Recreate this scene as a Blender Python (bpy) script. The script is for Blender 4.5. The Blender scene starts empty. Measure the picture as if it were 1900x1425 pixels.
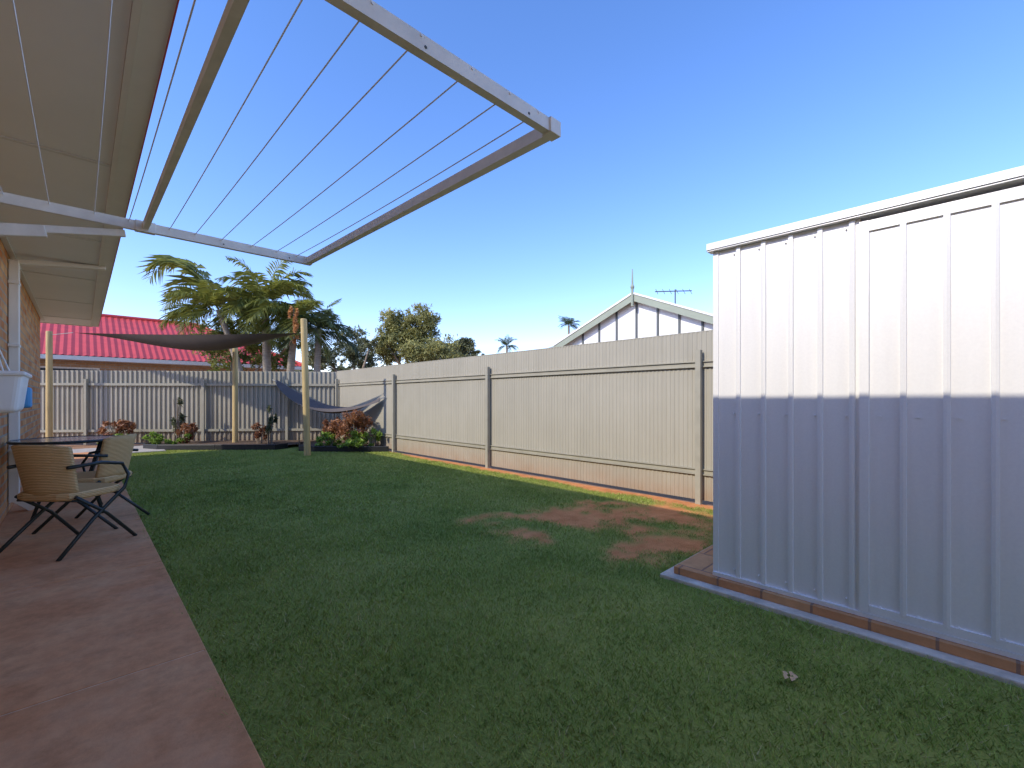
import bpy, math, random
import numpy as np
from mathutils import Vector, noise
random.seed(7); rng=np.random.default_rng(7)
S=bpy.context.scene
H=1.1
# ------------------------------------------------------------ materials
def nmat(name):
    m=bpy.data.materials.new(name); m.use_nodes=True
    nt=m.node_tree; b=nt.nodes['Principled BSDF']; return m,nt,b
def N(nt,t,**k):
    n=nt.nodes.new(t)
    for a,v in k.items():
        if a in n.inputs.keys(): n.inputs[a].default_value=v
        else: setattr(n,a,v)
    return n
def L(nt,a,b): nt.links.new(a,b)
def ramp(nt,fac,stops):
    r=nt.nodes.new('ShaderNodeValToRGB'); cr=r.color_ramp
    while len(cr.elements)<len(stops): cr.elements.new(0.5)
    for e,(p,c) in zip(cr.elements,stops): e.position=p; e.color=(*c,1)
    L(nt,fac,r.inputs[0]); return r.outputs[0]
def tex_noise(nt,scale,detail=5,vecscale=None,rough=.6):
    tc=N(nt,'ShaderNodeTexCoord'); n=N(nt,'ShaderNodeTexNoise')
    n.inputs['Scale'].default_value=scale; n.inputs['Detail'].default_value=detail; n.inputs['Roughness'].default_value=rough
    if vecscale:
        mp=N(nt,'ShaderNodeMapping'); mp.inputs['Scale'].default_value=vecscale
        L(nt,tc.outputs['Object'],mp.inputs[0]); L(nt,mp.outputs[0],n.inputs['Vector'])
    else: L(nt,tc.outputs['Object'],n.inputs['Vector'])
    return n.outputs[0]
def mixc(nt,fac,a,b,mode='MIX'):
    m=nt.nodes.new('ShaderNodeMix'); m.data_type='RGBA'; m.blend_type=mode
    for s,v in ((0,fac),(6,a),(7,b)):
        if hasattr(v,'type') and hasattr(v,'links'): L(nt,v,m.inputs[s])
        else: m.inputs[s].default_value=v if s==0 else (*v,1)
    return m.outputs[2]
def bump(nt,b,h,strength=.3,dist=.01):
    bp=N(nt,'ShaderNodeBump'); bp.inputs['Strength'].default_value=strength; bp.inputs['Distance'].default_value=dist
    L(nt,h,bp.inputs['Height']); L(nt,bp.outputs[0],b.inputs['Normal'])
def simple(name,c,rough=.6,metal=0,var=.15,scale=3,vs=None,bmp=0,bscale=60):
    m,nt,b=nmat(name)
    lo=tuple(x*(1-var) for x in c); hi=tuple(min(1,x*(1+var)) for x in c)
    f=tex_noise(nt,scale,6,vs)
    L(nt,ramp(nt,f,[(.3,lo),(.7,hi)]),b.inputs['Base Color'])
    b.inputs['Roughness'].default_value=rough; b.inputs['Metallic'].default_value=metal
    if bmp: bump(nt,b,tex_noise(nt,bscale,4),bmp,.005)
    return m
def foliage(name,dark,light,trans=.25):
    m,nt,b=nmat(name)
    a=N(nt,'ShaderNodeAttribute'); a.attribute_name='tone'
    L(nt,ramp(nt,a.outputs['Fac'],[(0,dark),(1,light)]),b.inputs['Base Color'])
    b.inputs['Roughness'].default_value=.55
    tr=N(nt,'ShaderNodeBsdfTranslucent'); L(nt,ramp(nt,a.outputs['Fac'],[(0,dark),(1,light)]),tr.inputs[0])
    mx=N(nt,'ShaderNodeMixShader'); mx.inputs[0].default_value=trans
    L(nt,b.outputs[0],mx.inputs[1]); L(nt,tr.outputs[0],mx.inputs[2])
    L(nt,mx.outputs[0],nt.nodes['Material Output'].inputs[0]); return m
def brick(name,u,v,c1,c2,mort,bw=.24,bh=.086,mo=.010):
    m,nt,b=nmat(name)
    tc=N(nt,'ShaderNodeTexCoord'); sp=N(nt,'ShaderNodeSeparateXYZ'); cb=N(nt,'ShaderNodeCombineXYZ')
    L(nt,tc.outputs['Object'],sp.inputs[0]); L(nt,sp.outputs[u],cb.inputs[0]); L(nt,sp.outputs[v],cb.inputs[1])
    br=N(nt,'ShaderNodeTexBrick'); L(nt,cb.outputs[0],br.inputs['Vector'])
    br.inputs['Color1'].default_value=(*c1,1); br.inputs['Color2'].default_value=(*c2,1); br.inputs['Mortar'].default_value=(*mort,1)
    br.inputs['Scale'].default_value=1; br.inputs['Mortar Size'].default_value=mo
    br.inputs['Brick Width'].default_value=bw; br.inputs['Row Height'].default_value=bh
    nz=tex_noise(nt,14,5)
    L(nt,mixc(nt,.5,br.outputs[0],ramp(nt,nz,[(.3,(.55,.55,.55)),(.7,(1,1,1))]),'MULTIPLY'),b.inputs['Base Color'])
    b.inputs['Roughness'].default_value=.95; b.inputs['Specular IOR Level'].default_value=.15
    inv=N(nt,'ShaderNodeMath',operation='SUBTRACT'); inv.inputs[0].default_value=1; L(nt,br.outputs['Fac'],inv.inputs[1])
    bump(nt,b,inv.outputs[0],.6,.008); return m

M={}
M['brick']=brick('house_brick',1,2,(.58,.21,.075),(.76,.43,.19),(.46,.36,.26))
M['brickx']=brick('house_brick_end',0,2,(.56,.22,.085),(.74,.44,.22),(.46,.36,.26))
M['paver']=brick('brick_paver',1,0,(.62,.28,.12),(.70,.38,.18),(.34,.20,.13),.23,.3,.006)
M['cream']=simple('cream_paint',(.82,.77,.67),.45,var=.05)
M['soffit']=simple('soffit_paint',(.92,.91,.88),.6,var=.03,scale=1.2)
M['strip']=simple('soffit_strip',(.76,.75,.70),.5,var=.05)
M['redroof']=simple('red_roof_steel',(.60,.065,.055),.5,var=.12)
M['line_white']=simple('clothesline_enamel',(.86,.81,.70),.35,var=.10,scale=14)
M['wire']=simple('clothes_wire',(.93,.93,.93),.35,var=.03)
def fence_mat():
    m,nt,b=nmat('fence_steel')
    big=tex_noise(nt,.8,5); col=ramp(nt,big,[(.3,(.375,.345,.27)),(.7,(.435,.40,.315))])
    tc=N(nt,'ShaderNodeTexCoord'); sp=N(nt,'ShaderNodeSeparateXYZ'); L(nt,tc.outputs['Object'],sp.inputs[0])
    mr=N(nt,'ShaderNodeMapRange'); mr.inputs[1].default_value=.0; mr.inputs[2].default_value=.35; mr.inputs[3].default_value=1; mr.inputs[4].default_value=0
    L(nt,sp.outputs[2],mr.inputs[0])
    nz=tex_noise(nt,5,6); mu=N(nt,'ShaderNodeMath',operation='MULTIPLY'); L(nt,mr.outputs[0],mu.inputs[0]); L(nt,nz,mu.inputs[1])
    c=mixc(nt,mu.outputs[0],col,(.34,.20,.11))
    st=tex_noise(nt,7,4,(3,3,.12))
    c=mixc(nt,.35,c,ramp(nt,st,[(.35,(.78,.78,.78)),(.65,(1,1,1))]),'MULTIPLY')
    L(nt,c,b.inputs['Base Color']); b.inputs['Roughness'].default_value=.55; b.inputs['Specular IOR Level'].default_value=.3; return m
M['fence']=fence_mat()
M['fpost']=simple('fence_post_steel',(.35,.325,.25),.5,var=.1,scale=6)
def zinc():
    m,nt,b=nmat('zincalume')
    f=tex_noise(nt,5,6,(2,2,.15)); col=ramp(nt,f,[(.3,(.86,.84,.81)),(.7,(.94,.92,.885))])
    sp=tex_noise(nt,90,2); col=mixc(nt,.18,col,ramp(nt,sp,[(.35,(.82,.82,.84)),(.65,(1,1,1))]),'MULTIPLY')
    L(nt,col,b.inputs['Base Color']); b.inputs['Roughness'].default_value=.32; b.inputs['Metallic'].default_value=.2
    bump(nt,b,tex_noise(nt,2.2,3,(1,1,.5)),.15,.01); return m
M['zinc']=zinc()
M['concrete']=simple('kerb_concrete',(.64,.55,.43),.9,var=.3,scale=9,bmp=.5)
def path_mat():
    m,nt,b=nmat('stained_concrete')
    a=tex_noise(nt,1.3,8,rough=.65); c=ramp(nt,a,[(.3,(.64,.27,.115)),(.5,(.74,.36,.17)),(.72,(.80,.46,.24))])
    s=tex_noise(nt,22,6); c=mixc(nt,.55,c,ramp(nt,s,[(.3,(.68,.66,.64)),(.65,(1,1,1))]),'MULTIPLY')
    g=tex_noise(nt,.9,6,rough=.7); gg=ramp(nt,g,[(.5,(0,0,0)),(.8,(.7,.7,.7))])
    c=mixc(nt,gg,c,(.74,.50,.31))
    sp=tex_noise(nt,4.5,8,rough=.75); c=mixc(nt,1,c,ramp(nt,sp,[(.3,(.78,.76,.74)),(.5,(1,1,1))]),'MULTIPLY')
    L(nt,c,b.inputs['Base Color']); b.inputs['Roughness'].default_value=.95; b.inputs['Specular IOR Level'].default_value=.12
    bump(nt,b,tex_noise(nt,120,4),.35,.003); return m
M['path']=path_mat()
M['joint']=simple('path_joint',(.74,.52,.34),.9,var=.3,scale=20)
M['slab']=simple('pale_concrete',(.45,.40,.34),.9,var=.2,scale=5)
def lawn_mat():
    m,nt,b=nmat('lawn_ground')
    at=N(nt,'ShaderNodeAttribute'); at.attribute_name='dirt'
    n1=tex_noise(nt,1.1,6); g=ramp(nt,n1,[(.3,(.26,.30,.06)),(.7,(.38,.38,.10))])
    n2=tex_noise(nt,60,4); g=mixc(nt,.6,g,ramp(nt,n2,[(.3,(.55,.55,.5)),(.7,(1,1,1))]),'MULTIPLY')
    n3=tex_noise(nt,6,7); d=ramp(nt,n3,[(.3,(.52,.19,.065)),(.7,(.74,.32,.125))])
    L(nt,mixc(nt,at.outputs['Fac'],g,d),b.inputs['Base Color']); b.inputs['Roughness'].default_value=.95; b.inputs['Specular IOR Level'].default_value=.1
    bump(nt,b,tex_noise(nt,80,4),.5,.01); return m
M['lawn']=lawn_mat()
def blade_mat():
    m,nt,b=nmat('grass_blades')
    at=N(nt,'ShaderNodeAttribute'); at.attribute_name='tone'
    n1=tex_noise(nt,1.1,6,rough=.65); n2=tex_noise(nt,3.5,5,rough=.7)
    c=ramp(nt,at.outputs['Fac'],[(0,(.31,.39,.06)),(.6,(.53,.60,.125)),(.9,(.66,.66,.19)),(1,(.82,.66,.30))])
    c=mixc(nt,1,c,ramp(nt,n1,[(.32,(.62,.70,.70)),(.5,(.88,.92,.88)),(.7,(1.0,1.0,.9))]),'MULTIPLY')
    c=mixc(nt,1,c,ramp(nt,n2,[(.34,(.70,.76,.74)),(.6,(1,1,1))]),'MULTIPLY')
    ge=N(nt,'ShaderNodeNewGeometry')
    sc=N(nt,'ShaderNodeVectorMath',operation='SCALE'); L(nt,ge.outputs['Normal'],sc.inputs[0]); sc.inputs['Scale'].default_value=.45
    ad=N(nt,'ShaderNodeVectorMath',operation='ADD'); L(nt,sc.outputs[0],ad.inputs[0]); ad.inputs[1].default_value=(0,0,1)
    no=N(nt,'ShaderNodeVectorMath',operation='NORMALIZE'); L(nt,ad.outputs[0],no.inputs[0])
    df=N(nt,'ShaderNodeBsdfDiffuse'); L(nt,c,df.inputs[0]); L(nt,no.outputs[0],df.inputs['Normal'])
    tr=N(nt,'ShaderNodeBsdfTranslucent'); L(nt,c,tr.inputs[0]); mx=N(nt,'ShaderNodeMixShader'); mx.inputs[0].default_value=.2
    L(nt,df.outputs[0],mx.inputs[1]); L(nt,tr.outputs[0],mx.inputs[2]); L(nt,mx.outputs[0],nt.nodes['Material Output'].inputs[0]); return m
M['blades']=blade_mat()
M['ground']=simple('red_earth',(.34,.18,.09),.95,var=.3,scale=.6)
M['soil']=simple('garden_soil',(.10,.06,.035),.95,var=.4,scale=12,bmp=.6)
M['edge']=simple('black_plastic_edging',(.015,.015,.017),.45,var=.1)
M['timber']=simple('treated_pine',(.55,.40,.17),.75,var=.2,scale=5,vs=(6,6,.6))
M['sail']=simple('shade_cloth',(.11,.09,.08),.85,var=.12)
M['rope']=simple('rope',(.45,.43,.38),.8)
def wicker():
    m,nt,b=nmat('wicker'); tc=N(nt,'ShaderNodeTexCoord')
    w=N(nt,'ShaderNodeTexWave'); w.bands_direction='Z'; w.inputs['Scale'].default_value=28; w.inputs['Distortion'].default_value=1.2; w.inputs['Detail'].default_value=3
    L(nt,tc.outputs['Object'],w.inputs[0])
    L(nt,ramp(nt,w.outputs[1],[(.2,(.55,.33,.13)),(.8,(.86,.60,.30))]),b.inputs['Base Color']); b.inputs['Roughness'].default_value=.8; b.inputs['Specular IOR Level'].default_value=.2
    bump(nt,b,w.outputs[1],.6,.006); return m
M['wicker']=wicker()
M['blackmetal']=simple('black_metal',(.018,.028,.026),.4,var=.1)
M['glass']=simple('dark_table_glass',(.03,.07,.06),.15,var=.05)
M['tub']=simple('white_plastic',(.90,.88,.82),.4,var=.04)
M['blue']=simple('blue_plastic',(.08,.33,.62),.4,var=.05)
M['whitewall']=simple('white_weatherboard',(.84,.83,.80),.6,var=.03)
M['greentrim']=simple('sage_trim',(.30,.33,.25),.5,var=.05)
M['dark']=simple('dark_batten',(.10,.11,.11),.6)
M['greyroof']=simple('grey_roof',(.36,.35,.33),.6,var=.1)
M['neighbrick']=brick('neighbour_brick',0,2,(.50,.30,.17),(.58,.38,.24),(.5,.45,.38))
M['window']=simple('window_glass',(.03,.04,.05),.1,var=.05)
M['bark']=simple('bark',(.26,.20,.14),.9,var=.35,scale=8,bmp=.5,bscale=20)
M['palmbark']=simple('palm_bark',(.30,.25,.19),.9,var=.35,scale=6,vs=(1,1,8),bmp=.5)
M['palm']=foliage('palm_leaf',(.07,.11,.025),(.46,.46,.10),.45)
M['palmdark']=foliage('palm_leaf_dark',(.04,.07,.035),(.15,.20,.08),.3)
M['gum']=foliage('gum_leaf',(.09,.10,.03),(.40,.37,.11),.25)
M['dtree']=foliage('tree_leaf',(.05,.07,.035),(.20,.20,.08),.2)
M['dead']=foliage('palm_flower',(.45,.18,.05),(.72,.38,.14),.2)
M['redleaf']=foliage('red_leaf',(.18,.06,.025),(.48,.22,.09),.25)
M['greenleaf']=foliage('green_leaf',(.12,.21,.02),(.40,.56,.09),.3)
M['stone']=simple('dry_leaf_litter',(.66,.42,.22),.8)

# ------------------------------------------------------------ mesh helpers
class MB:
    def __init__(s): s.v=[]; s.f=[]; s.m=[]; s.mats=[]; s.tone=[]
    def mi(s,mat):
        if mat not in s.mats: s.mats.append(mat)
        return s.mats.index(mat)
    def add(s,vs,fs,mat,tone=.5):
        o=len(s.v); s.v+= [tuple(v) for v in vs]; k=s.mi(mat); s.tone+=[tone]*len(vs)
        for f in fs: s.f.append(tuple(i+o for i in f)); s.m.append(k)
    def box(s,a,b,mat):
        x0,y0,z0=[min(p,q) for p,q in zip(a,b)]; x1,y1,z1=[max(p,q) for p,q in zip(a,b)]
        v=[(x0,y0,z0),(x1,y0,z0),(x1,y1,z0),(x0,y1,z0),(x0,y0,z1),(x1,y0,z1),(x1,y1,z1),(x0,y1,z1)]
        s.add(v,[(0,3,2,1),(4,5,6,7),(0,1,5,4),(1,2,6,5),(2,3,7,6),(3,0,4,7)],mat)
    def beam(s,p,q,w,h,mat,up=(0,0,1)):
        p=Vector(p);q=Vector(q);d=(q-p).normalized();r=d.cross(Vector(up))
        if r.length<1e-4: r=d.cross(Vector((1,0,0)))
        r.normalize(); u=r.cross(d)
        c=[(-1,-1),(1,-1),(1,1),(-1,1)]
        v=[p+r*a*w/2+u*b*h/2 for a,b in c]+[q+r*a*w/2+u*b*h/2 for a,b in c]
        s.add(v,[(0,1,2,3),(7,6,5,4),(0,4,5,1),(1,5,6,2),(2,6,7,3),(3,7,4,0)],mat)
    def tube(s,pts,rad,mat,seg=8):
        pts=[Vector(p) for p in pts]
        if not hasattr(rad,'__len__'): rad=[rad]*len(pts)
        v=[];f=[]
        for i,p in enumerate(pts):
            d=(pts[min(i+1,len(pts)-1)]-pts[max(i-1,0)]).normalized()
            a=Vector((0,0,1)) if abs(d.z)<.9 else Vector((1,0,0))
            r=d.cross(a).normalized();u=r.cross(d)
            for k in range(seg):
                t=2*math.pi*k/seg; v.append(p+(r*math.cos(t)+u*math.sin(t))*rad[i])
        for i in range(len(pts)-1):
            for k in range(seg):
                k2=(k+1)%seg; f.append((i*seg+k,i*seg+k2,(i+1)*seg+k2,(i+1)*seg+k))
        f.append(tuple(range(seg))[::-1]); f.append(tuple((len(pts)-1)*seg+k for k in range(seg)))
        s.add(v,f,mat)
    def quad(s,a,b,c,d,mat): s.add([a,b,c,d],[(0,1,2,3)],mat)
    def ribbed(s,p0,d,length,z0,z1,prof,period,nrm,mat):
        p0=Vector(p0);d=Vector(d).normalized();n=Vector(nrm).normalized()
        pts=[];u=0
        while u<length:
            for a,b in prof:
                if u+a<=length: pts.append((u+a,b))
            u+=period
        pts.append((length,pts[-1][1]))
        v=[];f=[]
        for a,b in pts:
            q=p0+d*a+n*b; v.append((q.x,q.y,z0)); v.append((q.x,q.y,z1))
        for i in range(len(pts)-1): f.append((2*i,2*i+2,2*i+3,2*i+1))
        s.add(v,f,mat)
    def obj(s,name,parent=None,smooth=False,bevel=0):
        me=bpy.data.meshes.new(name); me.from_pydata(s.v,[],s.f)
        for m in s.mats: me.materials.append(M[m])
        me.polygons.foreach_set('material_index',s.m)
        if smooth: me.polygons.foreach_set('use_smooth',[True]*len(me.polygons))
        at=me.attributes.new('tone','FLOAT','POINT'); at.data.foreach_set('value',s.tone)
        me.update(); o=bpy.data.objects.new(name,me); S.collection.objects.link(o)
        if parent: o.parent=parent
        if bevel:
            b=o.modifiers.new('b','BEVEL'); b.width=bevel; b.segments=2; b.limit_method='ANGLE'
        return o
def empty(name):
    e=bpy.data.objects.new(name,None); S.collection.objects.link(e); return e
def np_mesh(name,verts,nper,mat,tone,parent=None):
    me=bpy.data.meshes.new(name); nv=len(verts); nf=nv//nper
    me.vertices.add(nv); me.vertices.foreach_set('co',verts.astype(np.float32).ravel())
    me.loops.add(nv); me.loops.foreach_set('vertex_index',np.arange(nv,dtype=np.int32))
    me.polygons.add(nf); me.polygons.foreach_set('loop_start',np.arange(0,nv,nper,dtype=np.int32))
    me.polygons.foreach_set('loop_total',np.full(nf,nper,dtype=np.int32))
    me.materials.append(M[mat]); at=me.attributes.new('tone','FLOAT','POINT'); at.data.foreach_set('value',np.repeat(tone,nper).astype(np.float32))
    me.update(calc_edges=True); me.validate()
    o=bpy.data.objects.new(name,me); S.collection.objects.link(o)
    if parent: o.parent=parent
    return o
def leaf_cloud(name,blobs,n,size,mat,parent=None,elong=1.6,clump=.26):
    vol=np.array([b[1][0]*b[1][1]*b[1][2] for b in blobs])**.67; vol/=vol.sum()
    V=[];T=[]
    for b,w in zip(blobs,vol):
        k=int(n*w); c=np.array(b[0]);r=np.array(b[1])
        d=rng.normal(size=(k,3)); d/=np.linalg.norm(d,axis=1)[:,None]
        nc=max(6,k//60); cd=rng.normal(size=(nc,3)); cd/=np.linalg.norm(cd,axis=1)[:,None]; cr=rng.uniform(.35,1.05,nc)
        idx=rng.integers(0,nc,k); ct=rng.uniform(-.25,.25,nc)
        p=c+(cd[idx]*cr[idx][:,None]+d*rng.uniform(.03,clump,k)[:,None])*r
        rel=(p-c)/r
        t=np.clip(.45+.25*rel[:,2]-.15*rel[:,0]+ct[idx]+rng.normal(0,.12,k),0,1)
        a=rng.normal(size=(k,3)); a/=np.linalg.norm(a,axis=1)[:,None]
        q=np.cross(a,rng.normal(size=(k,3))); q/=np.linalg.norm(q,axis=1)[:,None]
        s=size*rng.uniform(.6,1.4,k)[:,None]
        quad=np.stack([p-a*s*elong,p+q*s*.5,p+a*s*elong,p-q*s*.5],1)
        V.append(quad.reshape(-1,3));T.append(t)
    return np_mesh(name,np.concatenate(V),4,mat,np.concatenate(T),parent)
def frond(V,T,base,az,el,length,droop,lw=.30,nl=40,base_t=.5,curl=1.0):
    d=Vector((math.cos(az)*math.cos(el),math.sin(az)*math.cos(el),math.sin(el)))
    p=Vector(base);pts=[p.copy()];ds=[d.copy()];st=length/14
    for i in range(14):
        d=(d+Vector((0,0,-droop*st*(.4+i/9)))).normalized(); p=p+d*st; pts.append(p.copy()); ds.append(d.copy())
    for i in range(14):
        r=.018*(1-i/15)*length/2; s=ds[i].cross(Vector((0,0,1))).normalized()*r; 
        V.extend([pts[i]-s,pts[i]+s,pts[i+1]+s,pts[i+1]-s]);T.append(base_t*.8)
    for k in range(nl):
        u=.12+.88*k/(nl-1); x=u*14; i=min(13,int(x)); f=x-i
        c=pts[i].lerp(pts[i+1],f); dd=ds[i]; side=dd.cross(Vector((0,0,1))).normalized(); up=side.cross(dd)
        ll=lw*length*math.sin(math.pi*(.12+.84*u))**.7*random.uniform(.8,1.1)
        for sg in (-1,1):
            dr=(side*sg+dd*.75+up*random.uniform(-.35,.5)+Vector((0,0,-.25*curl))).normalized()
            m1=c+dr*ll*.5+Vector((0,0,-.03)); tip=c+dr*ll+Vector((0,0,-.28*ll*curl)); w=dd*.012*length
            V.extend([c-w*.5,c+w*.5,m1+w,tip]);V.extend([c-w*.5,m1+w,tip,m1-w*.4])
            t=min(1,max(0,base_t+random.gauss(0,.15))); T.extend([t,t])
def palm(name,base,top,r0,r1,nf,length,mat='palm',droop=.9,seed=1,azlist=None,nl=40,elr=(-.1,1.35)):
    random.seed(seed); e=empty(name)
    b=MB(); bx=Vector(base);tp=Vector(top); pts=[];rr=[]
    for i in range(9):
        t=i/8; q=bx.lerp(tp,t); q.x+=.08*math.sin(t*3); pts.append(q); rr.append(r0*(1-t)+r1*t)
    tp=pts[-1].copy()
    b.tube(pts,rr,'palmbark',10); b.obj('trunk',e,True)
    V=[];T=[]
    for i in range(nf):
        az=i*2.4+random.uniform(-.2,.2) ; el=random.uniform(*elr) 
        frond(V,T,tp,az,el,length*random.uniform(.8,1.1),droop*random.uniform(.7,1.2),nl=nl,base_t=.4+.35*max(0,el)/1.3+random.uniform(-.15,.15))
    if azlist:
        for az,el,ln,dr in azlist: frond(V,T,tp,az,el,ln,dr,nl=nl,base_t=.6)
    np_mesh('fronds',np.array([tuple(v) for v in V]),4,mat,np.array(T),e); return e
def tree(name,base,h,blobs,n,size,mat,tr=.2,clump=.26):
    e=empty(name);b=MB();bx=Vector(base)
    b.tube([bx,bx+Vector((.1,0,h*.3)),bx+Vector((0,.1,h*.55))],[tr,tr*.75,tr*.5],'bark')
    for c,r in blobs: 
        b.tube([bx+Vector((0,0,h*.3)),bx.lerp(Vector(c),.5)+Vector((0,0,h*.15)),Vector(c)],[tr*.5,tr*.35,tr*.1],'bark',6)
    b.obj('trunk',e,True); leaf_cloud('crown',blobs,n,size,mat,e,clump=clump); return e

# ------------------------------------------------------------ ground
g=MB(); g.quad((-400,-400,-.02),(600,-400,-.02),(600,600,-.02),(-400,600,-.02),'ground'); g.obj('ground')
x0,x1,y0,y1=.39,4.72,-2.6,12.6; st=.05
nx=int((x1-x0)/st)+1; ny=int((y1-y0)/st)+1
D=np.zeros((ny,nx),np.float32)
patches=[((3.35,2.60),(.90,.45),.85),((3.85,2.05),(.80,.55),.92),((2.85,3.05),(.6,.28),.52),((3.15,1.65),(.62,.28),.95),((4.3,1.9),(.5,.7),.7)]
for j in range(ny):
    for i in range(nx):
        x=x0+i*st;y=y0+j*st
        n=noise.fractal(Vector((x*2.6,y*2.6,3)),.7,2.1,6); n2=noise.noise(Vector((x*9,y*9,1)))
        m=0
        for (cx,cy),(rx,ry),w in patches:
            q=((x-cx)/rx)**2+((y-cy)/ry)**2; m=max(m,w*math.exp(-q*1.0))
        fz=4.44+.10*noise.noise(Vector((y*1.7,0,5)))+(.16 if y>8 else .05)*min(1,max(0,(y-3.5)/4))
        m=max(m,min(1,max(0,(x-fz)*9))*1.3)
        am=min(1,m*2.5)
        v=(m+am*(.65*n+.3*n2)-.27)*1.9
        D[j,i]=min(1,max(0,v))
verts=[];faces=[]
for j in range(ny):
    for i in range(nx):
        x=x0+i*st;y=y0+j*st; verts.append((x,y,.006*noise.noise(Vector((x*2,y*2,0)))))
for j in range(ny-1):
    for i in range(nx-1):
        a=j*nx+i; faces.append((a,a+1,a+nx+1,a+nx))
me=bpy.data.meshes.new('lawn'); me.from_pydata(verts,[],faces); me.materials.append(M['lawn'])
at=me.attributes.new('dirt','FLOAT','POINT'); at.data.foreach_set('value',D.ravel()); me.update()
lawn=bpy.data.objects.new('lawn',me); S.collection.objects.link(lawn)
def in_bed(X,Y):
    b1=(Y-12.4)*(3.11-1.09)-(X-1.09)*(10.47-12.4)>0
    b2=((Y-9.75)*(4.75-3.45)-(X-3.45)*(8.5-9.75)>0)&(X>3.45)
    return b1|b2
P=[]
for (ya,yb,dens) in ((-.6,2.2,12000),(2.2,4.2,7500),(4.2,7,4500),(7,12.4,2600)):
    k=int((yb-ya)*(x1-x0)*dens); X=rng.uniform(x0-.03,x1,k);Y=rng.uniform(ya,yb,k)
    P.append(np.stack([X,Y,np.full(k,.9 if yb<3 else (1.1 if yb<5 else 1.6))],1))
P=np.concatenate(P); X,Y,W=P.T
ii=np.clip(((X-x0)/st).astype(int),0,nx-1); jj=np.clip(((Y-y0)/st).astype(int),0,ny-1)
edge_ok=(X>x0)|(np.sin(Y*23)+np.sin(Y*57+1)+np.sin(Y*7.3)>.6)
keep=edge_ok&(rng.uniform(0,1,len(X))>D[jj,ii]*1.05)&~((X>2.57)&(Y<1.37))&~in_bed(X,Y)&(X*.694+Y*.72>.7)
X,Y,W=X[keep],Y[keep],W[keep]; k=len(X)
hh=rng.uniform(.010,.026,k)*(1-.4*D[jj,ii][keep])+np.where(X<x0,.014,0); az=rng.uniform(0,6.28,k); w=.0026*W
lean=rng.uniform(.4,1.7,k)*hh; la=rng.uniform(0,6.28,k)
b0=np.stack([X-np.cos(az)*w,Y-np.sin(az)*w,np.zeros(k)-.004],1); b1=np.stack([X+np.cos(az)*w,Y+np.sin(az)*w,np.zeros(k)-.004],1)
tp=np.stack([X+np.cos(la)*lean,Y+np.sin(la)*lean,hh],1)
tone=np.clip(rng.normal(.45,.22,k),0,.93); tone[rng.uniform(0,1,k)>.95]=1.0
T3=np.stack([b0,b1,tp],1); nrm=np.cross(T3[:,1]-T3[:,0],T3[:,2]-T3[:,0]); fl=nrm[:,2]<0; T3[fl]=T3[fl][:,[1,0,2]]
np_mesh('grass',T3.reshape(-1,3),3,'blades',tone)

# path
p=MB(); ys=[-2.07,-.61,.85,2.31,3.77,5.23,6.69,8.15,9.61,11.07,12.6]
for a,b in zip(ys[:-1],ys[1:]): p.box((-.5,a+.005,-.03),(.39,b-.005,.022),'path')
p.box((-.49,-2.0,-.03),(.385,12.5,.018),'joint')
p.box((.40,11.9,-.03),(1.3,13.6,.020),'slab'); p.box((-3,12.61,-.03),(.39,13.6,.021),'slab')
p.obj('concrete_path',bevel=.004)

# ------------------------------------------------------------ own house
hs=empty('brick_house'); b=MB(); b.box((-8,-4,-.02),(-.5,11.1,2.5),'brick'); b.obj('walls',hs)
b=MB(); b.quad((-.5,11.104,0),(-8,11.104,0),(-8,11.104,2.49),(-.5,11.104,2.49),'brickx'); b.obj('end_wall',hs)
EX=.245; GT=2.83  # fascia and gutter made taller, unseen, so their shadow lands higher on the shed
b=MB(); b.box((-8.6,-4.5,2.502),(.13,11.75,2.53),'soffit')
for y in np.arange(-3.6,11.5,1.8): b.box((-.498,y-.015,2.494),(.128,y+.015,2.501),'strip')
b.box((-.498,-4.4,2.485),(-.46,11.4,2.501),'strip'); b.obj('soffit',hs)
b=MB(); b.box((.131,-4.55,2.49),(.155,11.8,GT),'cream'); b.box((-8,11.751,2.49),(.131,11.775,GT),'cream'); b.obj('fascia',hs)
b=MB(); b.box((.157,-4.55,2.505),(EX,11.82,2.51),'cream'); b.box((EX-.004,-4.55,2.511),(EX,11.82,GT-.02),'cream')
b.tube([(EX,-4.55,GT-.015),(EX,11.82,GT-.015)],.010,'cream'); b.box((.156,11.78,2.5115),(EX-.005,11.82,GT-.02),'cream'); b.obj('gutter',hs)
b=MB(); rx=-4.0; RZ0=GT+.025; rz=RZ0+.40*(EX-rx)
b.quad((EX+.01,-4.6,RZ0),(EX+.01,11.85,RZ0),(rx,8.0,rz),(rx,-4.6,rz),'redroof')
b.add([(EX+.01,11.85,RZ0),(-8.25,11.85,RZ0),(rx,8,rz)],[(0,1,2)],'redroof')
b.quad((-8.25,-4.6,RZ0),(rx,-4.6,rz),(rx,8,rz),(-8.25,11.85,RZ0),'redroof')
b.box((EX+.0005,-4.58,2.498),(EX+.004,11.85,2.52),'redroof'); b.obj('roof',hs)
dp=MB(); dp.box((-.495,6.36,.12),(-.425,6.46,2.43),'cream'); dp.beam((-.46,6.41,.15),(-.33,6.41,.03),.09,.06,'cream')
dp.beam((-.46,6.41,2.42),(.19,6.41,2.49),.09,.04,'cream')
for z in (.6,1.6,2.2): dp.box((-.499,6.34,z),(-.42,6.48,z+.03),'cream')
dp.obj('downpipe',bevel=.006)
tb=empty('wall_storage_tub'); b=MB()
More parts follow.
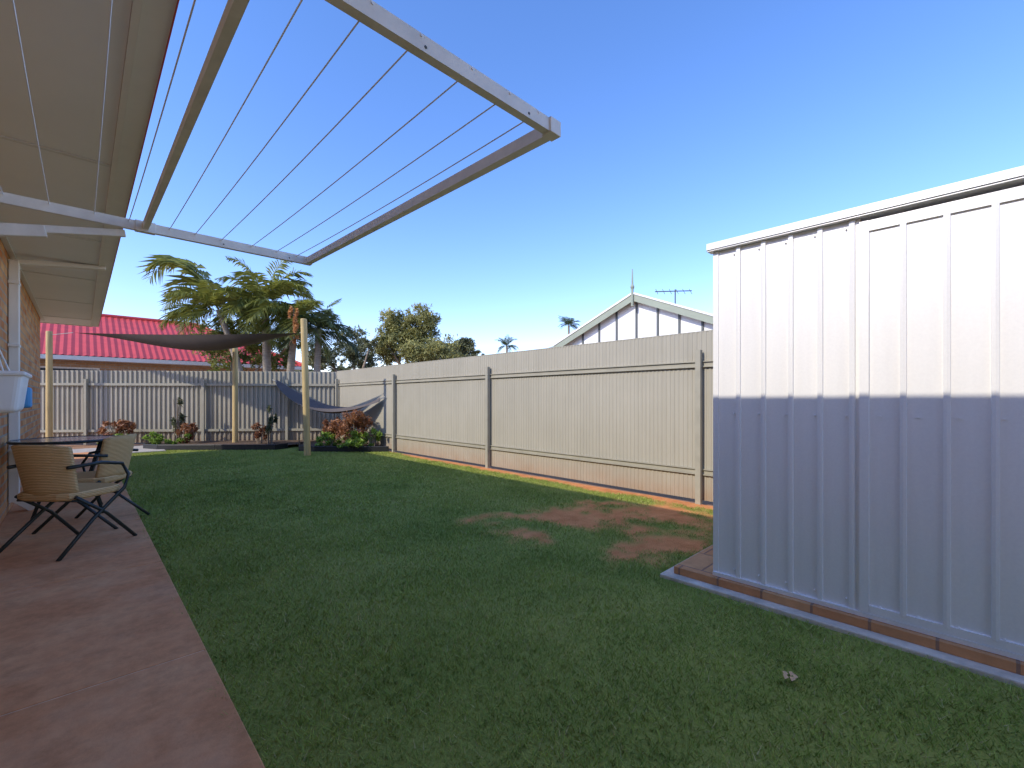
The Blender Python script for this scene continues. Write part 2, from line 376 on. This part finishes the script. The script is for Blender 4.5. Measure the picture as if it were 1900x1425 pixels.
a=[(-.49,4.85),(-.33,4.85),(-.33,5.30),(-.49,5.30)]; a2=[(-.49,4.82),(-.30,4.82),(-.30,5.34),(-.49,5.34)]
b.add([(x,y,1.0) for x,y in a]+[(x,y,1.28) for x,y in a2],[(3,2,1,0),(0,1,5,4),(1,2,6,5),(2,3,7,6),(3,0,4,7)],'tub')
o=b.obj('tub',tb,bevel=.04); o.modifiers['b'].segments=4
b=MB(); b.box((-.495,4.80,1.27),(-.285,5.36,1.305),'tub'); b.obj('rim',tb,bevel=.015)
b=MB(); b.box((-.40,5.36,1.03),(-.29,5.46,1.20),'blue'); b.obj('peg_bag',tb,bevel=.02)
b=MB(); b.tube([(-.4,4.83,1.3),(-.47,5.0,1.55),(-.49,5.07,1.6),(-.47,5.15,1.55),(-.4,5.32,1.3)],.006,'tub'); b.obj('handle',tb)

# ------------------------------------------------------------ clothesline
cl=empty('folding_clothesline'); Y1,Y2,Z1,Z2,XF=.78,2.55,1.815,1.86,.90
zz=lambda y: Z1+(Z2-Z1)*(y-Y1)/(Y2-Y1)
b=MB()
b.beam((-.48,Y1,Z1),(XF-.014,Y1,Z1),.022,.034,'line_white'); b.beam((-.48,Y2,Z2),(XF-.014,Y2,Z2),.022,.040,'line_white')
b.beam((XF,Y1-.011,Z1),(XF,Y2+.011,Z2),.027,.033,'line_white')
b.beam((.205,Y1+.012,Z1+.002),(.205,Y2-.012,Z2+.002),.020,.028,'line_white')
b.beam((-.48,Y1-.1,Z1-.06),(-.48,Y2+.15,Z2-.06),.04,.06,'line_white'); b.obj('frame',cl)
b=MB()
for yy,z in ((Y1-.03,Z1),(Y2+.03,Z2)):
    b.beam((-.47,yy,z-.15),(.14,yy,z-.035),.018,.03,'line_white'); b.beam((-.47,yy,z-.165),(-.10,yy,z-.09),.03,.045,'line_white')
b.obj('struts',cl,bevel=.003)
b=MB()
xs=[-.33,-.21,-.09,.04,.15,.29,.385,.49,.62,.735,.835]
for x in xs:
    m=[(x,Y1+(Y2-Y1)*t,zz(Y1+(Y2-Y1)*t)+.012-.010*4*t*(1-t)) for t in np.linspace(0,1,9)]
    b.tube(m,.0017,'wire',6)
    for y in (Y1,Y2):
        b.tube([(x,y-.013,zz(y)+.012),(x,y+.013,zz(y)+.012)],.003,'wire',6)
b.obj('lines',cl)
b=MB()
for y,z in ((Y1,Z1),(Y2,Z2)):
    b.box((XF-.024,y-.0165,z-.0195),(XF+.0165,y+.0165,z+.0195),'line_white')
    for x in (-.35,.19,.22,.5,.8): b.tube([(x,y-.0125,z-.006),(x,y+.0125,z-.006)],.0038,'dark',8)
    b.box((.17,y-.016,z-.023),(.24,y+.016,z+.023),'line_white')
b.obj('brackets',cl,bevel=.005)

# ------------------------------------------------------------ fences
f=MB(); FX=4.75
f.ribbed((FX,-3,0),(0,1,0),14.42,.03,1.82,[(0,0),(.020,0),(.026,.005),(.044,.005)],.05,(-1,0,0),'fence')
f.box((FX-.004,-3,1.815),(FX+.004,11.4,1.826),'fpost')
for z in (.30,1.44):
    f.box((FX-.032,-3,z),(FX-.0075,11.36,z+.010),'fpost'); f.box((FX-.032,-3,z+.055),(FX-.0075,11.36,z+.065),'fpost'); f.box((FX-.014,-3,z+.011),(FX-.007,11.36,z+.054),'fpost')
for y in (-1.0,2.03,5.43,8.42,11.30): f.box((FX-.085,y-.028,-.02),(FX-.034,y+.028,1.62),'fpost')
f.obj('side_fence')
A=Vector((4.75,11.44,0)); B=Vector((-.71,15.8,0)); dr=(B-A).normalized(); nr=Vector((dr.y,-dr.x,0)); 
if nr.y>0: nr=-nr
f=MB()
f.ribbed(A,dr,11.5,.03,1.81,[(0,0),(.06,0),(.070,.028),(.10,.028)],.11,nr,'fence')
for z in (.30,1.44):
    a=A+nr*.05; q=A+dr*11.5+nr*.05
    f.beam((a.x,a.y,z+.03),(q.x,q.y,z+.03),.035,.06,'fpost')
for s in (1.2,3.2,5.9,8.6): 
    q=A+dr*s+nr*.09; f.beam((q.x,q.y,0),(q.x,q.y,1.6),.05,.06,'fpost',up=(dr.x,dr.y,0))
f.obj('rear_fence')

# ------------------------------------------------------------ shed
sl=MB(); sl.box((2.58,-1.9,-.02),(4.55,1.36,.022),'concrete'); sl.obj('concrete_footing',bevel=.006)
sl=MB(); sl.box((2.645,-1.85,.0225),(4.5,1.30,.066),'paver'); sl.obj('brick_plinth',bevel=.003)
sh=empty('garden_shed'); SX,SY,SZ0,SZ1=2.69,1.07,.068,1.965
b=MB()
rib=[(0,0),(.1,0),(.101,.012),(.112,.014),(.123,.012),(.124,0)]
b.ribbed((SX,SY-.022,0),(0,-1,0),.664,SZ0+.02,SZ1,rib,.13,(-1,0,0),'zinc')
b.ribbed((SX,-.40,0),(0,-1,0),1.25,SZ0+.02,SZ1,rib,.13,(-1,0,0),'zinc')
b.ribbed((SX+.01,SY,0),(1,0,0),1.5,SZ0+.02,SZ1,rib,.13,(0,1,0),'zinc')
b.ribbed((SX+.01,-1.65,0),(1,0,0),1.5,SZ0+.02,SZ1,rib,.13,(0,-1,0),'zinc')
b.ribbed((SX+1.52,-1.65,0),(0,1,0),2.72,SZ0+.02,SZ1+.02,rib,.13,(1,0,0),'zinc')
b.box((SX-.006,SY-.024,SZ0),(SX+.02,SY+.006,SZ1),'zinc')
b.box((SX-.018,-1.65,SZ0),(SX+.01,SY+.004,SZ0+.022),'zinc'); b.obj('walls',sh)
b=MB(); dY=.385
b.ribbed((SX-.004,dY-.032,0),(0,-1,0),.722,SZ0+.05,SZ1-.06,[(0,0),(.112,0),(.113,.011),(.124,.013),(.135,.011),(.136,0)],.142,(-1,0,0),'zinc')
b.box((SX-.016,dY-.034,SZ0+.023),(SX+.004,dY+.002,SZ1-.02),'zinc'); b.box((SX-.016,-.40,SZ0+.023),(SX+.004,-.37,SZ1-.02),'zinc')
b.box((SX-.015,-.369,SZ1-.07),(SX+.003,dY-.035,SZ1-.021),'zinc'); b.box((SX-.015,-.369,SZ0+.023),(SX+.003,dY-.035,SZ0+.06),'zinc')
b.obj('door',sh)
b=MB(); b.add([(SX-.04,-1.7,2.0),(SX-.04,SY+.03,2.0),(SX+1.56,SY+.03,2.10),(SX+1.56,-1.7,2.10)],[(0,1,2,3)],'zinc')
b.box((SX-.042,-1.7,1.975),(SX-.036,SY+.03,2.012),'zinc'); b.box((SX-.036,-1.7,1.967),(SX+.03,SY+.03,1.972),'zinc')
b.add([(SX-.04,SY+.03,1.968),(SX+1.56,SY+.03,2.068),(SX+1.56,SY+.03,2.102),(SX-.04,SY+.03,2.002)],[(0,1,2,3)],'zinc')
b.obj('roof',sh)
b=MB()
for y in np.arange(-1.5,1.05,.13):
    for z in (.13,1.02,1.93): 
        b.tube([(SX-.012,y-.01,z),(SX+.002,y-.01,z)],.004,'zinc',6)
b.obj('rivets',sh)

# ------------------------------------------------------------ garden beds & posts
def bed(name,pts,back):
    e=empty(name); b=MB()
    poly=[(x,y,.07) for x,y in pts]+[(x,y,.07) for x,y in back]
    b.add(poly,[tuple(range(len(poly)))],'soil'); b.obj('soil',e)
    b=MB()
    for a,c in zip(pts[:-1],pts[1:]): b.beam((a[0],a[1],.055),(c[0],c[1],.055),.03,.13,'edge')
    b.obj('edging',e,bevel=.01)
bed('garden_bed',[(1.25,13.9),(1.0,12.75),(1.2,12.3),(2.1,11.45),(3.05,10.6),(3.35,10.75)],[(4.6,11.4),(1.6,13.8)])
bed('garden_bed',[(3.75,11.2),(3.35,10.0),(3.55,9.65),(4.1,9.05),(4.65,8.55)],[(4.72,8.6),(4.7,11.3)])
def plant(name,c,r,h,mat,n=900,size=.035,mat2=None):
    e=empty(name); b=MB(); random.seed(int(c[0]*100+c[1]))
    for k in range(9):
        a=random.uniform(0,6.28); q=(c[0]+math.cos(a)*r*.6,c[1]+math.sin(a)*r*.6,h*random.uniform(.6,1))
        b.tube([(c[0]+math.cos(a)*.05,c[1]+math.sin(a)*.05,.05),((c[0]+q[0])/2,(c[1]+q[1])/2,h*.5),q],[.01,.007,.004],'bark',5)
    b.obj('stems',e)
    leaf_cloud('leaves',[((c[0],c[1],h*.58),(r,r,h*.45))],n,size,mat,e)
    if mat2: leaf_cloud('low_leaves',[((c[0]-.1,c[1]-.12,h*.25),(r*.9,r*.9,h*.22))],n//2,size,mat2,e)
plant('garden_shrub',(4.25,9.35),.42,.86,'redleaf',2800,.025,'greenleaf')
plant('garden_shrub',(4.5,9.0),.24,.50,'greenleaf',1000,.026)
plant('garden_shrub',(3.95,9.95),.26,.72,'redleaf',1200,.027,'greenleaf')
plant('garden_shrub',(3.85,9.65),.22,.38,'greenleaf',700,.028)
plant('garden_shrub',(3.0,11.6),.25,.65,'redleaf',600,.033)
plant('garden_shrub',(3.15,11.35),.15,1.0,'dtree',200,.04)
plant('garden_shrub',(1.75,12.9),.28,.62,'redleaf',900,.033,'greenleaf')
plant('garden_shrub',(1.65,13.2),.12,1.15,'dtree',150,.045)
plant('garden_shrub',(1.25,13.0),.22,.34,'greenleaf',700,.033)
plant('garden_shrub',(.62,14.1),.35,.62,'redleaf',1000,.033,'greenleaf')
plant('garden_shrub',(.75,13.75),.25,.32,'greenleaf',700,.033)
for nm,(x,y,z),lean in (('shade_sail_post',(3.2,9.1,2.67),-.07),('shade_sail_post',(2.67,12.35,2.41),0),('shade_sail_post',(-.53,15.0,2.69),0)):
    b=MB(); b.tube([(x,y,-.02),(x+lean*.5,y,z*.5),(x+lean,y,z-.01),(x+lean,y,z)],[.062,.060,.058,.052],'timber',16); b.obj(nm,smooth=False)
C=[Vector((-.13,14.65,2.66)),Vector((2.60,12.25,2.32)),Vector((3.09,9.2,2.40))]
sa=empty('shade_sail'); b=MB(); n=22; idx={};V=[];cen=(C[0]+C[1]+C[2])/3
for i in range(n+1):
    for j in range(n+1-i):
        u,v=i/n,j/n;w=1-u-v; q=C[0]*u+C[1]*v+C[2]*w; s=u*v+v*w+u*w
        q=q+(cen-q)*(.28*s); q.z-=.30*27*u*v*w*.75+.12*s
        idx[i,j]=len(V);V.append(q)
F=[]
for i in range(n):
    for j in range(n-i):
        F.append((idx[i,j],idx[i+1,j],idx[i,j+1]))
        if j<n-i-1: F.append((idx[i+1,j],idx[i+1,j+1],idx[i,j+1]))
b.add(V,F,'sail'); b.obj('cloth',sa,True)
b=MB(); b.tube([C[0],(-.53,15.0,2.60)],.008,'rope',5); b.tube([C[1],(2.67,12.35,2.36)],.008,'rope',5); b.tube([C[2],(3.13,9.1,2.42)],.008,'rope',5); b.obj('ropes',sa)
sa=empty('sail_shadow_sheet'); b=MB(); V=[]; nu,nv=20,5  # added dark sagging sheet and ropes, standing in for the sail's shadow
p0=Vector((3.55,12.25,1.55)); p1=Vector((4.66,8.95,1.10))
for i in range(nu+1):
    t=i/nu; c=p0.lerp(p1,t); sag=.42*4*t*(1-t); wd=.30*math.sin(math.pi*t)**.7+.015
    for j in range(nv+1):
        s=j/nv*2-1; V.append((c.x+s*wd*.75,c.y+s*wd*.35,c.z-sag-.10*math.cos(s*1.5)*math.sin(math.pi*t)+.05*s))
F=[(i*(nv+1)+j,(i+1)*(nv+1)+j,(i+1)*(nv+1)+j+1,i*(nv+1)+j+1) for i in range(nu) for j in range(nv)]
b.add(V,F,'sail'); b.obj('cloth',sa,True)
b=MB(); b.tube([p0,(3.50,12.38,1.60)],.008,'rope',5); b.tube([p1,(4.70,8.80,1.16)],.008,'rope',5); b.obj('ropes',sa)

# ------------------------------------------------------------ chairs & table
def chair(loc,rot):
    e=empty('wicker_chair'); b=MB()
    v=[];f=[];n=8
    for zi,(z,sc) in enumerate(((.395,.94),(.41,1),(.435,1),(.45,.94))):
        for k in range(24):
            t=2*math.pi*k/24; c,s_=math.cos(t),math.sin(t); r=1/(abs(c)**5+abs(s_)**5)**.2
            v.append((.225*sc*r*c,.215*sc*r*s_,z))
    for i in range(3):
        for k in range(24): f.append((i*24+k,i*24+(k+1)%24,(i+1)*24+(k+1)%24,(i+1)*24+k))
    f.append(tuple(range(24))[::-1]); f.append(tuple(72+k for k in range(24)))
    b.add(v,f,'wicker'); b.obj('seat',e,False)
    b=MB(); v=[];f=[]
    nu,nv=12,8
    for side in (0,1):
        for j in range(nv+1):
            for i in range(nu+1):
                u=i/nu*2-1; t=j/nv; hgt=.43+.36*t-(.02*u**4 if j==nv else 0)
                y=-.20-.07*t+.07*u*u+(.012 if side else -.012); v.append((u*(.20+.015*t),y,hgt))
    m_=(nu+1)*(nv+1)
    for j in range(nv):
        for i in range(nu):
            a=j*(nu+1)+i; f.append((a,a+1,a+nu+2,a+nu+1)); a+=m_; f.append((a+nu+1,a+nu+2,a+1,a))
    for i in range(nu):
        a=i; f.append((a+m_,a+m_+1,a+1,a)); a=nv*(nu+1)+i; f.append((a,a+1,a+m_+1,a+m_))
    for j in range(nv):
        a=j*(nu+1); f.append((a,a+nu+1,a+nu+1+m_,a+m_)); a+=nu; f.append((a+m_,a+nu+1+m_,a+nu+1,a))
    b.add(v,f,'wicker'); b.obj('backrest',e,True)
    b=MB()
    for s_ in (-1,1):
        x=.225*s_
        b.tube([(x*1.08,.27,.022),(x,.05,.26),(x,-.17,.42)],.0125,'blackmetal',8)
        b.tube([(x*1.08,-.30,.022),(x*1.01,-.05,.24),(x*1.01,.19,.42),(x*1.05,.215,.52),(x*1.06,.16,.61),(x*1.05,0,.64),(x*.98,-.22,.63)],.0125,'blackmetal',8)
    b.tube([(-.225,.16,.39),(.225,.16,.39)],.009,'blackmetal',6); b.tube([(-.225,-.16,.39),(.225,-.16,.39)],.009,'blackmetal',6)
    b.obj('frame',e,True)
    e.location=loc; e.rotation_euler=(0,0,rot)
chair((-.05,4.62,0),math.radians(-48)); chair((.08,5.32,0),math.radians(60))
tb=empty('outdoor_table'); b=MB(); cx,cy=-.08,5.98
b.tube([(cx,cy,.712),(cx,cy,.724)],.38,'glass',40); b.obj('glass_top',tb)
b=MB(); b.tube([(cx+.385*math.cos(t),cy+.385*math.sin(t),.716) for t in np.linspace(0,2*math.pi,41)],.013,'blackmetal',8)
for k in range(4):
    t=math.pi/4+k*math.pi/2; b.tube([(cx+.33*math.cos(t),cy+.33*math.sin(t),.022),(cx+.2*math.cos(t),cy+.2*math.sin(t),.36),(cx+.33*math.cos(t),cy+.33*math.sin(t),.705)],.013,'blackmetal',8)
b.obj('frame',tb,True)

# ------------------------------------------------------------ neighbours
rh=empty('red_roof_house')
b=MB(); b.box((-9,20.6,-.02),(6.4,28,2.5),'neighbrick'); b.obj('walls',rh)
b=MB()
EY,EZ,RY,RZ=20,2.5,23.7,4.35
step=.09;x=-9.5;k=0
V=[];F=[]
while x<=7.0:
    t=1 if x<=3.6 else max(0,(7.0-x)/3.4)
    dz=.028*(1 if k%2 else 0)
    V.append((x,EY,EZ+dz));V.append((x,EY+(RY-EY)*t,EZ+(RZ-EZ)*t+dz)); x+=step;k+=1
for i in range(k-1): F.append((2*i,2*i+2,2*i+3,2*i+1))
b.add(V,F,'redroof')
b.add([(7,EY,EZ),(7,28.5,EZ),(3.6,RY,RZ)],[(0,1,2)],'redroof'); b.quad((7,28.5,EZ),(-9.5,28.5,EZ),(-9.5,RY,RZ),(3.6,RY,RZ),'redroof')
b.tube([(-9.5,RY,RZ+.03),(3.6,RY,RZ+.03),(7,EY,EZ+.03)],.07,'redroof',8); b.obj('roof',rh)
b=MB(); b.box((-9.5,EY-.1,EZ-.14),(7.05,EY+.0,EZ-.01),'cream'); b.box((-9,EY+.01,EZ-.13),(6.9,EY+.6,EZ-.11),'soffit'); b.obj('gutter',rh)
b=MB()
for x in (-5,-1.2,2.6): b.box((x,20.56,1.0),(x+1.6,20.61,2.1),'window'); b.box((x-.06,20.58,.95),(x+1.66,20.605,2.16),'cream')
b.obj('windows',rh)

gh=empty('gable_house'); GX=12.0; gy,gz=7.09,4.22; ya,yb,ze=4.0,10.18,2.93
b=MB(); b.box((GX+.5,ya+.35,-.02),(GX+9,yb-.35,2.9),'whitewall'); b.box((14.5,6.6,-.02),(23.5,15.4,2.55),'neighbrick'); b.obj('walls',gh)
b=MB(); b.add([(GX+.05,ya+.1,ze-.02),(GX+.05,yb-.1,ze-.02),(GX+.05,gy,gz-.06)],[(0,1,2)],'whitewall'); b.box((GX+.02,ya+.2,ze-.12),(GX+.5,yb-.2,ze-.02),'greentrim'); b.obj('gable_panel',gh)
b=MB()
for y in (ya+1.1,ya+1.75,ya+2.4,gy,yb-2.4,yb-1.75,yb-1.1):
    top=gz-.1-(abs(y-gy))*(gz-ze)/(gy-ya); b.box((GX+.015,y-.03,ze-.02),(GX+.045,y+.03,top),'dark')
b.obj('battens',gh)
b=MB()
for yy in (ya,yb): b.quad((GX-.15,gy,gz),(GX-.15,yy,ze),(21,yy,ze),(21,gy,gz),'greyroof')
b.add([(14,6,2.6),(14,16,2.6),(19,11.2,5.0),(19,10.8,5.0)],[(0,1,2,3)],'greyroof'); b.add([(14,16,2.6),(24,16,2.6),(19,11.2,5)],[(0,1,2)],'greyroof')
b.add([(24,16,2.6),(24,6,2.6),(19,10.8,5),(19,11.2,5)],[(0,1,2,3)],'greyroof'); b.add([(14,6,2.6),(24,6,2.6),(19,10.8,5)],[(0,1,2)],'greyroof'); b.obj('roof',gh)
b=MB()
for yy in (ya,yb):
    b.beam((GX-.16,gy,gz-.08),(GX-.16,yy,ze-.08),.03,.20,'greentrim'); b.beam((GX-.175,gy,gz+.045),(GX-.175,yy,ze+.045),.05,.05,'whitewall')
b.box((14-.1,6,2.48),(14,16,2.6),'cream'); b.obj('barge_boards',gh)
b=MB(); b.tube([(GX-.2,gy,gz-.35),(GX-.2,gy,gz+.15),(GX-.2,gy,gz+.22),(GX-.2,gy,gz+.3),(GX-.2,gy,gz+.75)],[.04,.04,.065,.03,.014],'greentrim',8); b.obj('finial',gh)
b=MB(); ax,ay=16.6,8.1; az0=5.28
b.tube([(ax,ay,3.3),(ax,ay,az0+.08)],.028,'dark',6); b.tube([(ax-.55,ay+.55,az0),(ax+.45,ay-.45,az0+.03)],.022,'dark',5)
for t in np.linspace(-.5,.42,6): b.tube([(ax+t-.10,ay-t-.10,az0-.13),(ax+t,ay-t,az0),(ax+t+.10,ay-t+.10,az0+.13)],.012,'dark',4)
b.obj('antenna',gh)

# ------------------------------------------------------------ trees (bearing / distance to world)
def atpx(px,d):
    l=(px-950)/830*d; return (.694*d+.72*l,.72*d-.694*l)
def PT(px,d,py): x,y=atpx(px,d); return (x,y,H+(741-py)*d/830)
azR=math.atan2(-.694,.72); azL=azR+math.pi
cA=PT(405,14,575); cB=PT(490,14.5,560); cC=PT(590,14.5,610); bB=PT(495,14.5,741)
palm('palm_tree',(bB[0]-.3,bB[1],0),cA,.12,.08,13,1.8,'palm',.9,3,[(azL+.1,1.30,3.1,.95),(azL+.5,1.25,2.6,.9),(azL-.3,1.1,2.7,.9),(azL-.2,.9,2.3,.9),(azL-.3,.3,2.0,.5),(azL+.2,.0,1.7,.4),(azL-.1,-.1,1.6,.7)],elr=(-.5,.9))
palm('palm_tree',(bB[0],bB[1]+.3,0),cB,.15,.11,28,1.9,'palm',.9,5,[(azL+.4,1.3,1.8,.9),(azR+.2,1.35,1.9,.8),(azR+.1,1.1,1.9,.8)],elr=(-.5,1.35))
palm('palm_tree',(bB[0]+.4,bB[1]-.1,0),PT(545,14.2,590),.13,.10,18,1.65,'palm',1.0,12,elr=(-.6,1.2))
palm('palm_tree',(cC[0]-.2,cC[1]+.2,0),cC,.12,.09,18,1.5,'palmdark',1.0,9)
fl=PT(545,13.2,590)
e=empty('palm_flower_spike'); b=MB(); b.tube([(bB[0]+.4,bB[1]-.1,2.6),(fl[0],fl[1],fl[2]-.6),(fl[0],fl[1],fl[2]+.3)],[.03,.025,.01],'bark',6); b.obj('stalk',e)
leaf_cloud('flower',[(fl,(.12,.12,.50)),((fl[0],fl[1],fl[2]-.4),(.15,.15,.35))],1000,.035,'dead',e)
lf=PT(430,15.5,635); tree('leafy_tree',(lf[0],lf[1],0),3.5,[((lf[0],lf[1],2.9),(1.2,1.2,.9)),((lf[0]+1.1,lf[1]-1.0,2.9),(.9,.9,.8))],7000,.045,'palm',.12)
def gum(d,n,size,mat,blobs,name='gum_tree',cx=None,seed=2):
    random.seed(seed); c=PT(cx,d,741); bl=[]
    for (px,py,rw,rh_) in blobs:
        q=PT(px,d+random.uniform(-1,1),py); bl.append((q,(rw*d/830,rw*d/830,rh_*d/830)))
    tree(name,(c[0],c[1],0),bl[0][0][2],bl,n,size,mat,.25,clump=.34)
gum(35,26000,.085,'gum',[(785,598,36,32),(735,608,34,36),(715,635,22,20),(800,655,58,30),(765,635,36,30),(725,655,28,24)],cx=770)
gum(48,6000,.11,'dtree',[(860,640,24,16),(845,655,34,20),(880,660,18,14)],'gum_tree',cx=855)
gum(30,9000,.07,'dtree',[(655,640,34,30),(672,665,34,22),(600,660,36,26),(685,645,18,16)],'leafy_tree',cx=660)
for px,py,s in ((1055,604,1.3),(940,642,1.3)):
    d=42; t=PT(px,d,py); palm('distant_palm',(t[0],t[1],0),t,.12,.10,24,s,'palmdark',1.1,int(px),nl=22)
bl=[]
random.seed(4)
for px in range(540,1000,24):
    d=60+random.uniform(-5,5); q=PT(px,d,690+random.uniform(-8,6)); bl.append(((q[0],q[1],q[2]-1),(2.2,2.2,2.4)))
for px in range(-700,2400,60):
    d=110+random.uniform(-10,10); x,y=atpx(px,d); bl.append(((x,y,3),(5,5,3)))
leaf_cloud('distant_trees',bl,14000,.45,'dtree')
leaf=MB(); 
for k in range(5):
    a=k*1.3; x,y=1.98+.02*math.cos(a),.50+.018*math.sin(a)
    leaf.add([(x-.016,y,.026),(x,y-.010,.030),(x+.018,y+.004,.027),(x+.002,y+.012,.032)],[(0,1,2,3)],'stone')
leaf.obj('dry_leaf')

# ------------------------------------------------------------ light, world, camera
sd=Vector((1,-.13,-.715)); el=math.atan2(.715,math.hypot(1,.13)); azs=math.atan2(-1,.13)
w=bpy.data.worlds.new('World'); S.world=w; w.use_nodes=True; nt=w.node_tree
sk=nt.nodes.new('ShaderNodeTexSky'); sk.sky_type='NISHITA'; sk.sun_disc=False; sk.sun_elevation=el; sk.sun_rotation=azs%(2*math.pi)
sk.air_density=1.0; sk.dust_density=.2; sk.ozone_density=2.6
hv=nt.nodes.new('ShaderNodeHueSaturation'); hv.inputs['Saturation'].default_value=1.2
mc=nt.nodes.new('ShaderNodeMix'); mc.data_type='RGBA'; mc.blend_type='MULTIPLY'; mc.inputs[0].default_value=1; mc.inputs[7].default_value=(1.06,.91,1.06,1)
nt.links.new(sk.outputs[0],hv.inputs['Color']); nt.links.new(hv.outputs[0],mc.inputs[6]); nt.links.new(mc.outputs[2],nt.nodes['Background'].inputs[0]); nt.nodes['Background'].inputs[1].default_value=.33
sun=bpy.data.lights.new('sun','SUN'); sun.energy=3.9; sun.angle=math.radians(.5); sun.color=(1,.93,.80)
so=bpy.data.objects.new('sun',sun); S.collection.objects.link(so); so.rotation_euler=sd.to_track_quat('-Z','Y').to_euler()
cam=bpy.data.cameras.new('camera'); co=bpy.data.objects.new('camera',cam); S.collection.objects.link(co)
cam.sensor_width=36; cam.lens=830/1900*36; cam.shift_y=.015; cam.clip_end=2000; cam.clip_start=.05
co.location=(0,0,H); co.rotation_euler=(math.radians(90),0,-math.atan2(.694,.72)); S.camera=co
S.view_settings.view_transform='Standard'; S.view_settings.look='None'; S.view_settings.exposure=0
